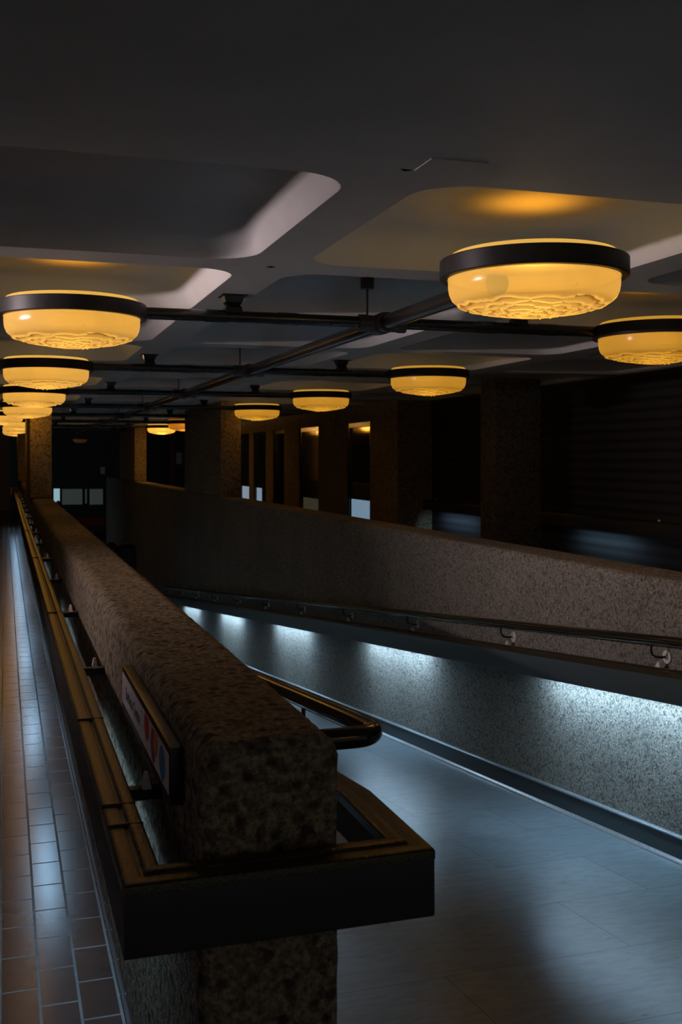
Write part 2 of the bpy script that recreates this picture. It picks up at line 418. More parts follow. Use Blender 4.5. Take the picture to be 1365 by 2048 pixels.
# ---------------------------------------------------------------- parapets (concrete, rounded top)
def parapet(name, xa, xb, y0, y1, ztop, zbot, mat, r=.05, fine=0.0, step=.5, amp=.0):
    bm = bmesh.new()
    def section(xa, xb, zt, zb):
        prof = []
        nz = 26 if fine else 3
        for k in range(nz): prof.append((xa, zb+(zt-r-zb)*k/nz))
        for k in range(7): a = R(180-90*k/6); prof.append((xa+r+r*math.cos(a), zt-r+r*math.sin(a)))
        nx = 10 if fine else 2
        for k in range(1, nx): prof.append((xa+r+(xb-xa-2*r)*k/nx, zt))
        for k in range(7): a = R(90-90*k/6); prof.append((xb-r+r*math.cos(a), zt-r+r*math.sin(a)))
        for k in range(nz-1, -1, -1): prof.append((xb, zb+(zt-r-zb)*k/nz))
        return prof
    yl = []
    y = y0
    while y < y1:
        yl.append(y); y += (.02 if (fine and y < fine) else step)
    yl.append(y1)
    rings = []
    cxm = (xa+xb)/2
    e = .022
    yl = [y0]+[y0+e*.3, y0+e]+[q for q in yl[1:] if q > y0+e+.005]
    for i, y in enumerate(yl):
        ins = e if i == 0 else (e*.3 if i == 1 else 0)
        rings.append([bm.verts.new((cxm+(x-cxm)*(1-ins/(xb-cxm)), y, z-(ins*.9 if z > ztop-r-.01 else 0))) for x, z in section(xa, xb, ztop, zbot(y) if callable(zbot) else zbot)])
    K = len(rings[0])
    for A, B in zip(rings, rings[1:]):
        for k in range(K-1): bm.faces.new([A[k], A[k+1], B[k+1], B[k]])
    # end cap as a grid from left side to right side
    def cap(Rg):
        # pair left and right vertices, grid between
        h = K//2; cols = 14 if fine else 1
        y = Rg[0].co.y; prevrow = None
        for k in range(h):
            L, Q = Rg[k], Rg[K-1-k]
            row = [L]+[bm.verts.new(L.co.lerp(Q.co, c/cols)) for c in range(1, cols)]+[Q]
            if prevrow:
                for c in range(cols): bm.faces.new([prevrow[c], prevrow[c+1], row[c+1], row[c]])
            prevrow = row
        if K % 2:
            bm.faces.new(prevrow+[Rg[h]])
    cap(rings[0]); cap(rings[-1])
    bmesh.ops.remove_doubles(bm, verts=bm.verts[:], dist=.0002)
    bmesh.ops.recalc_face_normals(bm, faces=bm.faces[:])
    if amp:
        bm.normal_update()
        for v in bm.verts:
            if v.co.z > .02:
                d = noise.noise(v.co*38)*.6+noise.noise(v.co*90)*.6
                v.co += v.normal*(amp*d)
    return link(name, bm, mat, None, True, 60)
near = parapet('concrete_parapet', .348, .621, 1.935, 27.4, EYE-.535, lambda y: rz(y)-.2 if y > RY0 else -.01, M['concrete'], .045, 4.5, .25, .0042)
tag(near, 'thick bush-hammered concrete parapet in the foreground, the one carrying the sign box', 'wall')
far = parapet('concrete_parapet', 2.805, 3.084, .6, 30.8, EYE-.542, lambda y: rz(y)-.2, M['concrete_far'], .03, 0, .3, 0)
tag(far, 'concrete parapet wall on the right of the ramp, washed by pale blue light', 'wall')

def pillar(x0, x1, y0, y1, z0, z1, label, mat='concrete_pier'):
    bm = bmesh.new(); box(bm, x0, x1, y0, y1, z0, z1, .02, 2)
    return tag(link('concrete_pillar', bm, M[mat], None, True, 40), label, 'pillar')
TP = EYE-.536
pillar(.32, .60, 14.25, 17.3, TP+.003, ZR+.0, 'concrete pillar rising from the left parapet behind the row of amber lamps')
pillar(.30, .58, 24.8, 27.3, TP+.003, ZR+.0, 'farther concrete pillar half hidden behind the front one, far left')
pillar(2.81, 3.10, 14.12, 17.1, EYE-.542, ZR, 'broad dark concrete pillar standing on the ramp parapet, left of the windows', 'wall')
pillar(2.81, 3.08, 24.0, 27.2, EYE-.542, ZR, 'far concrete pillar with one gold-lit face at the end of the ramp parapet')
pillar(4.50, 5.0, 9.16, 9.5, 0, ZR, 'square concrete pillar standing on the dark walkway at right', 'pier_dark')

# skirting on the ramp side of the far parapet
bm = bmesh.new()
pr = [(0, 0.006), (.016, 0.006), (.014, .102), (0, .102)]
ysk = [.7, RY0, 6, 12, RY1, 30.5]
pth = [(2.803, y, rz(y)) for y in ysk]
sweep(bm, pr, pth, 1); struct('trim_2', bm, M['skirt'], smooth=True, sharp=30)
bm = bmesh.new(); sweep(bm, [(0, .1025), (.015, .1025), (.020, .106), (.019, .112), (.012, .116), (0, .117)], pth, 1); struct('trim_3', bm, M['skirtglint'], smooth=True, sharp=50)  # pale cap strip carries the upper edge highlight in its colour
bm = bmesh.new(); sweep(bm, [(.0165, .0005), (.034, .0005), (.033, .005), (.022, .011), (.0165, .018)], pth, 1); struct('trim_4', bm, M['skirtglint'], smooth=True, sharp=50)  # pale strip paints the bright line along the floor

# ---------------------------------------------------------------- handrail light troughs
TOP_P = [(0, -.022), (0, -.007), (-.0015, -.0035), (-.005, -.0012), (-.012, 0), (-.030, -.0006), (-.036, -.0030), (-.040, -.0030), (-.0425, .0010), (-.046, .0035), (-.052, .0042), (-.066, .0036), (-.071, .0010), (-.073, -.004), (-.073, -.022)]
OUT_P = [(-.001, -.020), (-.001, -.128), (-.003, -.1315), (-.007, -.1315), (-.009, -.128), (-.009, -.020)]
def INN_P(d): return [(-.065, -.020), (-.065, -d), (-.0725, -d), (-.0725, -.020)]
def trough(label, path, side, tubes, bracket_spots, wall_dir, part=lambda y: 0.0, joints=(), mat='fascia', dim=(), inner=.090):
    """path: outer top edge; tubes: list of (x, y0, y1); bracket_spots: (x_rail_inner, x_wall, y)"""
    root = empty('light_trough', path[0], label, 'handrail')
    inv = Vector(path[0])
    def P(o): o.location = -inv; o.parent = root; return o
    bm = bmesh.new(); sweep(bm, TOP_P, path, side); P(link('top_rail', bm, M['rail'], None, True, 50))
    bm = bmesh.new(); sweep(bm, OUT_P, path, side); P(link('outer_fascia', bm, M[mat], None, True, 40))
    bm = bmesh.new(); sweep(bm, INN_P(inner), path, side); P(link('inner_fascia', bm, M[mat], None, True, 40))
    for (x, a, b) in tubes:
        zo = part
        bm = bmesh.new()
        tube(bm, [(x, a, zo(a)-.052), (x, (a+b)/2, zo((a+b)/2)-.052), (x, b, zo(b)-.052)], .012, 10)
        t = P(link('fluorescent_tube', bm, M['tubelight_dim'] if (x, a, b) in dim else M['tubelight']))
        bm = bmesh.new()
        for y in (a-.045, b+.045):
            box(bm, x-.026, x+.026, y-.004, y+.004, zo(y)-.115, zo(y)-.022)
        P(link('baffle', bm, M[mat]))
    for (xi, xw, y) in bracket_spots:
        bm = bmesh.new(); z = part(y)
        box(bm, min(xi, xw)-.004, max(xi, xw)+.004, y-.016, y+.016, z-.045, z-.020, .003, 1)
        P(link('bracket', bm, M['black']))
        bm = bmesh.new()
        # pale cleat standing on the bracket: a flared foot
        xc = (xi+xw)/2+.004
        vs = [bm.verts.new(p) for p in ((xc-.014, y-.022, z-.02), (xc+.014, y-.022, z-.02), (xc+.014, y+.022, z-.02), (xc-.014, y+.022, z-.02),
                                        (xc-.005, y-.007, z+.024), (xc+.005, y-.007, z+.024), (xc+.005, y+.007, z+.024), (xc-.005, y+.007, z+.024))]
        for f in ((0, 1, 2, 3), (4, 7, 6, 5), (0, 4, 5, 1), (1, 5, 6, 2), (2, 6, 7, 3), (3, 7, 4, 0)): bm.faces.new([vs[i] for i in f])
        c = P(link('cleat', bm, M['plate'])); c['label'] = 'pale grey flared cleat'
    for (xa, xb, y) in joints:
        bm = bmesh.new(); z = part(y); box(bm, xa+.0005, xb-.0005, y-.0015, y+.0015, z-.004, z+.0052)
        P(link('joint_strip', bm, M['rail']))
    return root

ZB = EYE-.743
def zn(y): return ZB + (-SL*(max(0, min(y, RY1)-2.22)))
# near trough: down the left side, across the end of the parapet, and along the ramp side
XL, XR, YF = .197, .783, 1.85
left_path = [(XL, 26.6, ZB), (XL, 12, ZB), (XL, YF, ZB), (XR, YF, ZB), (XR, 2.22, ZB), (XR, 8, zn(8)), (XR, RY1, zn(RY1))]
lt = [(XL+.036, 2.55+3.0*k, 3.85+3.0*k) for k in range(8)]
rt = [(XR-.036, 3.75+3.0*k, 5.0+3.0*k) for k in range(5)]
br = [(XL+.072, .346, 2.45+1.45*k) for k in range(16)]
brr = [(XR-.072, .622, 3.6+1.5*k) for k in range(8)]
near_trough = trough('bronze-topped handrail trough wrapping the foreground parapet end, lit below', left_path, -1, [], [], 1, joints=[])
# tubes, brackets and joint strips of the near trough
def add_parts(root, inv, tubes, brackets, zf, dims, joints, drop=.052, dimmat=None):
    dimmat = dimmat or M['tubelight_dim']
    def P(o): o.location = -Vector(inv); o.parent = root; return o
    for k, (x, a, b) in enumerate(tubes):
        bm = bmesh.new(); tube(bm, [(x, a, zf(a)-drop), (x, b, zf(b)-drop)], .012, 10)
        P(link('fluorescent_tube', bm, dimmat if k in dims else M['tubelight']))
        bm = bmesh.new()
        bm.free()
        for y in (a-.05, b+.05):
            bm = bmesh.new(); box(bm, x-.026, x+.026, y-.004, y+.004, zf(y)-.124, zf(y)-.021); P(link('baffle', bm, M['fascia']))
    for (xi, xw, y) in brackets:
        z = zf(y); bm = bmesh.new()
        box(bm, min(xi, xw)-.004, max(xi, xw)+.006, y-.018, y+.018, z-.045, z-.018, .003, 1)
        P(link('bracket', bm, M['black']))
        bm = bmesh.new(); xc = (xi+xw)/2; xc += .006 if xw > xi else -.006
        dz = .0
        vs = [bm.verts.new(p) for p in ((xc-.010, y-.024, z-.018), (xc+.010, y-.024, z-.018), (xc+.010, y+.024, z-.018), (xc-.010, y+.024, z-.018),
                                        (xc-.004, y-.008, z+.016), (xc+.004, y-.008, z+.016), (xc+.004, y+.008, z+.016), (xc-.004, y+.008, z+.016))]
        for f in ((0, 1, 2, 3), (4, 7, 6, 5), (0, 4, 5, 1), (1, 5, 6, 2), (2, 6, 7, 3), (3, 7, 4, 0)): bm.faces.new([vs[i] for i in f])
        c = P(link('cleat', bm, M['plate'])); c['label'] = 'pale grey flared cleat'
    for (xa, xb, y) in joints:
        z = zf(y); bm = bmesh.new(); box(bm, xa+.001, xb-.001, y-.0012, y+.0012, z-.004, z+.0050)
        P(link('joint_strip', bm, M['rail']))
add_parts(near_trough, left_path[0], lt, br, lambda y: ZB, range(20), [(XL, XL+.073, y) for y in (2.28, 2.15, 3.05, 5.2, 8.1, 11.1)])
add_parts(near_trough, left_path[0], rt, brr, zn, (), [], .078)
bm = bmesh.new(); box(bm, .15, .30, 26.6, 26.64, ZB-.03, ZB+.012, .004); box(bm, .15, .19, 26.6, 26.64, ZB-.17, ZB-.03, .004)
o = link('end_piece', bm, M['endtint']); o.location = -Vector(left_path[0]); o.parent = near_trough; o['label'] = 'end piece with orange light put into its colour'  # orange light on the rail end is painted as base colour

# far trough on the ramp side of the right parapet
ZF0 = .845
def zfar(y): return ZF0-SL*(min(y, RY1)-RY0) if y > RY0 else ZF0
XO = 2.645
far_path = [(XO, .8, ZF0), (XO, RY0, ZF0), (XO, 8, zfar(8)), (XO, 14, zfar(14)), (XO, RY1, zfar(RY1)), (XO, 26, zfar(26))]
ft = trough('dark handrail trough along the right wall of the ramp, pale blue light spilling below', far_path, 1, [], [], 1, mat='fascia_grey', inner=.112)
add_parts(ft, far_path[0], [(XO+.036, 3.70+3.0*k-(0 if k else 0), 5.02+3.0*k) for k in range(7)]+[(XO+.036, .95, 2.1)], [(XO+.072, 2.803, 4.0+1.47*k) for k in range(13)], zfar, (7,), [], .098)

# trough on the far right walkway wall
ZRT = 1.04
rp = [(5.35, 2, ZRT), (5.35, 13.05, ZRT)]
rt2 = trough('dark handrail trough on the boarded wall of the walkway beyond, two dim blue lights', rp, 1, [], [], 1)
add_parts(rt2, rp[0], [(5.386, 8.35, 9.25), (5.386, 11.75, 12.7)], [(5.35+.072, 5.5, y) for y in (7.9, 10.9, 12.9)], lambda y: ZRT, (0, 1), [], .052, M['tubelight_far'])

# ---------------------------------------------------------------- round tube handrails
def zr_tube(y): return .975-SL*(y-RY0) if y > 1.9 else 1.02
def arc(c, r, a0, a1, n, z): return [(c[0]+r*math.cos(R(a0+(a1-a0)*k/n)), c[1]+r*math.sin(R(a0+(a1-a0)*k/n)), z) for k in range(n+1)]
root = empty('handrail', (.72, 1.99, 0), 'round bronze handrail with a bent end returning into the foreground parapet, gold highlights', 'handrail')
bm = bmesh.new()
pts = [(.60, 1.992, 1.040), (.665, 1.992, 1.040)]+arc((.672, 2.040), .048, -90, 0, 8, 1.040)+[(.72, 2.15, 1.031)]+[(.72, y, 1.031-SL*(y-2.15)) for y in (4, 8, 12, 16, 19)]
tube(bm, pts, .0215, 20); o = link('rail_tube', bm, M['tube'], None, True, 50); o.location = -Vector(root.location); o.parent = root
def rail_bracket(root, x, y, z, xw, plate=True):
    s = 1 if xw > x else -1
    bm = bmesh.new()
    tube(bm, [(x, y, z-.015), (x, y, z-.05), (x+s*.006, y, z-.068), (x+s*.02, y, z-.078), (x+s*.04, y, z-.082), (xw, y, z-.082)], .0055, 8)
    o = link('bracket_arm', bm, M['black'], None, True, 50); o.location = -Vector(root.location); o.parent = root
    bm = bmesh.new()
    for (r0, a, b) in ((.030, 0, .005), (.012, .005, .011)):
        tube(bm, [(xw-s*a, y, z-.082), (xw-s*b, y, z-.082)], r0, 20)
    o = link('wall_plate', bm, M['plate'], None, True, 30); o.location = -Vector(root.location); o.parent = root; o['label'] = 'pale round wall plate'
for k in range(8): y = 2.55+1.5*k; rail_bracket(root, .72, y, 1.031-SL*(y-2.15), .622)
def zt2(y): return .965-SL*(y-RY0) if y > RY0 else .965
root = empty('handrail', (2.72, .8, 0), 'slim round handrail on curved brackets along the right wall of the ramp', 'handrail')
bm = bmesh.new(); tube(bm, [(2.72, y, zt2(y)) for y in (.8, RY0, 8, 14, 20, 25)], .0215, 16)
o = link('rail_tube', bm, M['tube'], None, True, 50); o.location = -Vector(root.location); o.parent = root
for k in range(13): y = 2.52+1.47*k; rail_bracket(root, 2.72, y, zt2(y), 2.803)

# ---------------------------------------------------------------- amber bowl lamps
def bowl_mesh():
    bm = bmesh.new(); th = bm.verts.layers.float.new('ridge_shading')
    seg = 168
    def zprof(r):
        P = [(.300, -.0), (.2995, -.03), (.296, -.050), (.287, -.070), (.270, -.085), (.245, -.095), (.2, -.105), (.12, -.118), (.06, -.126), (0, -.128)]
        for (r0, z0), (r1, z1) in zip(P, P[1:]):
            if r <= r0 and r >= r1: return z0+(z1-z0)*(r0-r)/(r0-r1+1e-9)
        return P[-1][1]
    radii = [.300, .2998, .2995, .298, .296, .292, .287, .281, .275, .269]+[.266-.003*k for k in range(88)]
    rings = []
    def wob(a, k):
        # scalloped tree-bark edge of one terrace: slow waves broken by small jumps
        q = noise.noise(Vector((math.cos(a)*2.6, math.sin(a)*2.6, k*7.3)))*.030
        st = (math.floor(a*(5+k*1.3)/(2*math.pi)*2+k*.37) % 2)*.010
        q2 = noise.noise(Vector((math.cos(a)*6, math.sin(a)*6, k*3.1+9)))*.010
        return q+st+q2
    terr = [.250, .200, .156, .116, .078, .042]
    for r in radii:
        row = []
        for s in range(seg):
            a = 2*math.pi*s/seg
            z = zprof(r); t = .5
            if r < .267:
                for k, tr in enumerate(terr):
                    d = (tr+wob(a, k))-r          # distance inside this edge
                    g = math.exp(-((d-.0015)/.0058)**2); g2 = math.exp(-((d-.0140)/.0080)**2)
                    z -= .0062*g; t += .66*g-.42*g2  # bright ridge and the shadow beside it, painted into the glow
                    z += .0015*g2
            else: t = .5
            t -= .24*math.exp(-((r-.262)/.016)**2) if r > .262 else .24-.14*min(1, (.262-r)/.06)
            v = bm.verts.new((max(r, .002)*math.cos(a), max(r, .002)*math.sin(a), z)); v[th] = min(1, max(0, t)); row.append(v)
        rings.append(row)
    for A, B in zip(rings, rings[1:]):
        for k in range(seg): bm.faces.new([A[k], A[(k+1) % seg], B[(k+1) % seg], B[k]])
    bm.faces.new(rings[-1])
    me = bpy.data.meshes.new('bowl'); bmesh.ops.recalc_face_normals(bm, faces=bm.faces[:]); bm.to_mesh(me); bm.free()
    for p in me.polygons: p.use_smooth = True
    # make sure normals look outward and down
    return me
BOWL = bowl_mesh()
def mesh_of(fn, name, mat, smooth=True):
    bm = bmesh.new(); fn(bm); bmesh.ops.recalc_face_normals(bm, faces=bm.faces[:])
    me = bpy.data.meshes.new(name); bm.to_mesh(me); bm.free(); me.materials.append(mat)
    if smooth:
        for p in me.polygons: p.use_smooth = True
        me.set_sharp_from_angle(angle=R(35))
    return me
def f_top(bm):
    lay = bm.verts.layers.float.new('ridge_shading')
    lathe(bm, [(.300, .0), (.300, .066), (.297, .078), (.290, .085), (.270, .086), (.270, .080), (.285, .078), (.290, .070), (.292, .0)], 72)
    for v in bm.verts: v[lay] = .55
def f_ring(bm): lathe(bm, [(.304, 0), (.326, 0), (.3285, .001), (.330, .003), (.330, .062), (.3285, .064), (.326, .065), (.308, .065), (.304, .060), (.304, 0)], 96)
def f_lip(bm): lathe(bm, [(.299, -.008), (.306, -.008), (.3065, .004), (.3, .004), (.299, -.008)], 72)
def f_gear(bm): lathe(bm, [(0, .062), (.286, .062), (.286, .072), (.0, .078)], 48)
RING = mesh_of(f_ring, 'ring', M['ring']); GEAR = mesh_of(f_gear, 'reflector', M['inner'])
TOPS = {}
def bowl_for(mat):
    b = BOWL.copy(); b.materials.clear(); b.materials.append(M[mat]); t = mesh_of(f_top, 'top_glass', M[mat+'_rim']); l = mesh_of(f_lip, 'lip', M[mat+'_rim']); return b, t, l
SETS = {k: bowl_for(k) for k in ('amber', 'amber_dim', 'orange')}
ZL = EYE+.628
def lamp(x, y, mat, label, group, power=1.0, rot=0.0):
    root = empty('bowl_lamp', (x, y, ZL), label, 'ceiling lamp', group); root.rotation_euler.z = rot
    b, t, l = SETS[mat]
    for nm, me in (('glass_bowl', b), ('glass_rim', t), ('metal_ring', RING), ('reflector', GEAR)):
        o = bpy.data.objects.new(nm, me); C.objects.link(o); o.parent = root
    ld = bpy.data.lights.new('upward_glow', 'AREA'); ld.shape = 'DISK'; ld.size = .26; ld.energy = UP_W*min(power, 1.25); ld.color = (1.0, .38, .02) if mat != 'orange' else (1, .3, .05)
    ld.spread = R(95)
    lo = bpy.data.objects.new('upward_glow', ld); C.objects.link(lo); lo.parent = root; lo.location = (0, 0, .084); lo.rotation_euler = (math.pi, 0, 0)
    pd = bpy.data.lights.new('bulb', 'POINT'); pd.shadow_soft_size = .11; pd.energy = BULB_W*power*(.35 if mat == 'orange' else .7 if mat == 'amber_dim' else 1); pd.color = (1.0, .70, .32)
    po = bpy.data.objects.new('bulb', pd); C.objects.link(po); po.parent = root; po.location = (0, 0, .0)
    return root
GL, GR = 'amber bowl lamps in the left row', 'amber bowl lamps in the right row'
ordn = ['nearest', 'second', 'third', 'fourth', 'fifth', 'sixth', 'seventh', 'eighth']
lamp(1.78, 3.32, 'amber', 'largest amber bowl lamp, nearest of all, at the end of the long diagonal pipe', 'amber bowl lamps', 1.25, .4)
for k in range(8):
    y = 4.90+2.99*k
    lamp((.297-.004*k) if k != 4 else -.02, y, 'amber', '%s amber glass bowl lamp of the row above the left walkway' % ordn[k], GL, 1.0, k*1.9+.5)
for k in (0, 1, 2, 3, 5, 6):
    y = 4.80+2.985*k
    m = 'amber_dim' if k in (0, 1, 2, 3) else 'amber'
    if k == 5: m = 'orange'
    lab = '%s amber glass bowl lamp of the row above the right parapet' % ordn[k] if k != 5 else 'deep orange glass bowl lamp half hidden by the broad dark pillar'
    lamp(3.235 if k else 3.29, y if k else 4.78, m, lab, GR, 1.0 if k < 5 else 7.0, k*1.3)

# ---------------------------------------------------------------- pipes
PZ = EYE+.665
rows = [4.88+2.985*k for k in range(8)]
root = empty('conduit_pipe', (1.78, 3.65, PZ), 'long thick black conduit pipe running away diagonally under the ceiling', 'pipe')
def Pn(root, o): o.location = -Vector(root.location); o.parent = root; return o
bm = bmesh.new(); tube(bm, [(1.78, 3.64, PZ-.004), (1.78, 28.0, PZ-.004)], .037, 24); Pn(root, link('pipe', bm, M['pipe'], None, True, 50))
for k, y in enumerate(rows):
    bm = bmesh.new()
    tube(bm, [(1.78, y-.085, PZ-.004), (1.78, y-.05, PZ-.004)], .048, 24); tube(bm, [(1.78, y+.05, PZ-.004), (1.78, y+.085, PZ-.004)], .048, 24)
    tube(bm, [(1.78, y-.05, PZ-.004), (1.78, y-.04, PZ-.004), (1.78, y+.04, PZ-.004), (1.78, y+.05, PZ-.004)], [.044, .053, .053, .044], 24)
    tube(bm, [(1.66, y, PZ-.004), (1.70, y, PZ-.004)], .043, 20); tube(bm, [(1.70, y, PZ-.004), (1.86, y, PZ-.004)], .040, 20); tube(bm, [(1.86, y, PZ-.004), (1.90, y, PZ-.004)], .043, 20)
    Pn(root, link('cross_joint', bm, M['pipe_red'], None, True, 45))
    bm = bmesh.new(); tube(bm, [(1.735, y+.09, PZ), (1.735, y+.09, ZC-.02)], .0055, 10)
    tube(bm, [(1.735, y+.09, ZC-.055), (1.735, y+.09, ZC-.003)], .034, 24)
    Pn(root, link('drop_rod', bm, M['pipe_red'], None, True, 45))
bm = bmesh.new(); tube(bm, [(1.78, 3.60, PZ-.004), (1.78, 3.72, PZ-.004)], .046, 24); Pn(root, link('end_sleeve', bm, M['pipe'], None, True, 45))
for k, y in enumerate(rows):
    root = empty('conduit_pipe', (.6, y, PZ), '%s black cross pipe joining the left and right lamp rows under the ceiling' % ordn[k], 'pipe', 'cross pipes under the ceiling')
    yl, yr = (4.90+2.99*k, 4.80+2.98*k)
    xl, xr = .295+.322, 3.235-.312
    bm = bmesh.new(); tube(bm, [(xl, y, PZ), (1.66, y, PZ)], .028, 20); tube(bm, [(1.90, y, PZ), (xr if k else xr+.05, y, PZ)], .028, 20)
    for xs in (.95, 1.30, 2.35, 2.7): tube(bm, [(xs-.05, y, PZ), (xs+.05, y, PZ)], .0305, 20)
    Pn(root, link('pipe', bm, M['pipe'], None, True, 45))
    for xm in (1.03, 2.53):
        bm = bmesh.new()
        box(bm, xm-.060, xm+.060, y-.060, y+.060, ZR-.006, ZR-.0003)
        vs = []
        for zz, hw in ((ZR-.006, .048), (ZR-.034, .040), (ZR-.048, .030), (ZR-.058, .038), (PZ+.015, .042)):
            vs.append([bm.verts.new((xm+sx*hw, y+sy*hw*.8, zz)) for sx, sy in ((-1, -1), (1, -1), (1, 1), (-1, 1))])
        for A, B in zip(vs, vs[1:]):
            for q in range(4): bm.faces.new([A[q], A[(q+1) % 4], B[(q+1) % 4], B[q]])
        bm.faces.new(vs[0]); bm.faces.new(vs[-1])
        Pn(root, link('ceiling_mount', bm, M['black']))

# flush access plate on the ceiling
bm = bmesh.new(); box(bm, 1.04, 1.20, 2.48, 2.60, ZR-.0030, ZR-.0003); tag(link('access_plate', bm, M['ceiling']), 'flat rectangular access plate on the ceiling before the coffers', 'panel')

# ---------------------------------------------------------------- unseen side light and two unseen bowls, added to light coffers and parapet end
root = empty('added_side_light', (-3.42, 4.60, 2.17), 'added pinkish side light, out of view on the left wall of the walkway', 'wall light')  # added, unseen source for the pinkish light on the coffer sides
bm = bmesh.new(); box(bm, -.079, -.02, -.65, .65, -.05, .05, .006); link('housing', bm, M['plate'], root)
bm = bmesh.new(); tube(bm, [(0, -.58, 0), (0, .58, 0)], .016, 12); link('tube', bm, M['sidetube'], root)
ld = bpy.data.lights.new('added_side_glow', 'AREA'); ld.shape = 'RECTANGLE'; ld.size, ld.size_y = .06, 1.1; ld.energy = SIDE_LIGHT_W; ld.color = (1, .80, .83); ld.spread = R(66)
lo = bpy.data.objects.new('added_side_glow', ld); C.objects.link(lo); lo.parent = root; lo.location = (.03, 0, 0); lo.rotation_euler = (0, R(-90-5), 0)
lamp(1.78, -1.3, 'amber', 'added amber bowl lamp, unseen behind the camera on the ramp side', 'amber bowl lamps', 1.0, .9)  # this bowl and the next are added to light the parapet end
lamp(.30, -1.3, 'amber', 'added amber bowl lamp, unseen behind the camera on the walkway side', 'amber bowl lamps', 1.0, 2.9)

# ---------------------------------------------------------------- sign on the parapet
sx, sy0, sy1, sz0, sz1 = .319, 2.125, 3.015, .895, 1.013
root = empty('sign_box', (sx, sy0, sz0), 'slim black framed sign box reading Barbican Centre with coloured dots on the parapet', 'sign')
bm = bmesh.new(); box(bm, sx, .3475, sy0, sy1, sz0, sz1, .0025, 2); Pn(root, link('frame', bm, M['signframe'], None, True, 40))
bm = bmesh.new(); box(bm, sx-.0012, sx+.0005, sy0+.012, sy1-.012, sz0+.020, sz1-.016); face = Pn(root, link('face_panel', bm, M['signwhite'])); face['label'] = 'white face panel'
def disc(name, yc, zc, ry, rzz, mat, xo, shape=None):
    bm = bmesh.new(); n = 40; pts = []
    for k in range(n):
        a = 2*math.pi*k/n; pts.append((yc+ry*math.cos(a), min(zc+rzz*math.sin(a), sz1-.0165)))
    A = [bm.verts.new((xo, y, z)) for y, z in pts]; B = [bm.verts.new((xo+.0004, y, z)) for y, z in pts]
    bm.faces.new(A); bm.faces.new(B)
    for k in range(n): bm.faces.new([A[k], A[(k+1) % n], B[(k+1) % n], B[k]])
    o = link(name, bm, M[mat]); o.parent = face; o.location = (0, 0, 0); return o
disc('red_dot', 2.475, .975, .040, .036, 'sred', sx-.0018)
disc('purple_dot', 2.362, .956, .036, .038, 'spurple', sx-.0018)
disc('orange_dot', 2.325, .975, .034, .032, 'sorange', sx-.0023)
disc('blue_dot', 2.222, .956, .045, .036, 'sblue', sx-.0018)
bm = bmesh.new(); box(bm, sx-.0017, sx-.0013, 2.962, 2.966, sz0+.030, sz1-.028); o = link('divider_line', bm, M['signdark']); o.parent = face
cu = bpy.data.curves.new('lettering', 'FONT'); cu.body = 'Barbican Centre'; cu.size = .047; cu.extrude = .0002; cu.align_x = 'LEFT'
to = bpy.data.objects.new('lettering', cu); C.objects.link(to); bpy.context.view_layer.update()
dg = bpy.context.evaluated_depsgraph_get(); tm = bpy.data.meshes.new_from_object(to.evaluated_get(dg)); bpy.data.objects.remove(to)
tw = max(v.co.x for v in tm.vertices)
to = bpy.data.objects.new('lettering', tm); C.objects.link(to); tm.materials.clear(); tm.materials.append(M['signdark'])
to.matrix_world = Matrix.Translation((sx-.0016, 2.915, .942)) @ Matrix(((0, 0, -1, 0), (-.315/tw, 0, 0, 0), (0, 1, 0, 0), (0, 0, 0, 1)))
tm.transform(to.matrix_world); to.matrix_world = Matrix.Identity(4); to.parent = face; to.location = (0, 0, 0)

# ---------------------------------------------------------------- far foyer: lit strips, sofa, notices
def thing_box(name, dims, mat, label, cat, bev=0.0, group=None):
    bm = bmesh.new(); box(bm, *dims, bev); return tag(link(name, bm, M[mat]), label, cat, group)
def ray(u, v, Y):
    t = (u-682.5)/FPX; Z = Y/(math.cos(R(YAW))-t*math.sin(R(YAW))); X = Z*(math.sin(R(YAW))+t*math.cos(R(YAW)))
    return X, EYE-(v-HOR)/FPX*Z
YE = 49.9
k = 1
for (u0, u1, v0, v1, m) in ((106, 121, 976, 1010, 'litglass'), (123, 166, 977, 1010, 'dimglass'), (169, 175, 977, 1008, 'dimglass'), (178, 207, 977, 1010, 'dimglass')):
    xa, za = ray(u0, v0, YE); xb, zb = ray(u1, v1, YE)
    bm = bmesh.new(); box(bm, xa, xb, YE, YE+.08, zb, za)
    w = struct('window_%d' % (5+k), bm, M['black']); 
    bm = bmesh.new(); box(bm, xa+.03, xb-.03, YE-.03, YE-.001, zb+.03, za-.03); link('pane', bm, M[m], w); k += 1
xa, za = ray(150, 1036, 41); xb, zb = ray(240, 1058, 41)
root = empty('sofa', ((xa+xb)/2, 41, LOW), 'low red upholstered sofa on the far lower foyer floor', 'sofa')
def rel(root, bm, nm, mat): o = link(nm, bm, M[mat], None, True, 40); o.location = -Vector(root.location); o.parent = root
bm = bmesh.new(); box(bm, xa, xb, 41, 41.22, za-.36, za, .04); rel(root, bm, 'backrest', 'red')
bm = bmesh.new(); box(bm, xa, xb, 40.3, 41.0, LOW+.2, LOW+.46, .05); rel(root, bm, 'seat', 'cloth')
for fx in (xa+.08, xb-.08):
    for fy in (40.4, 41.1):
        bm = bmesh.new(); box(bm, fx-.03, fx+.03, fy-.03, fy+.03, LOW, LOW+.21 if fy < 41 else za-.35); rel(root, bm, 'leg', 'black')
xa, za = ray(202, 935, 27.5)
def notice(u0, u1, v0, v1, Y, label):
    xa, za = ray(u0, v0, Y); xb, zb = ray(u1, v1, Y)
    bm = bmesh.new(); box(bm, xa, xb, Y, Y+.01, zb, za); return tag(link('notice', bm, M['plate']), label, 'notice')
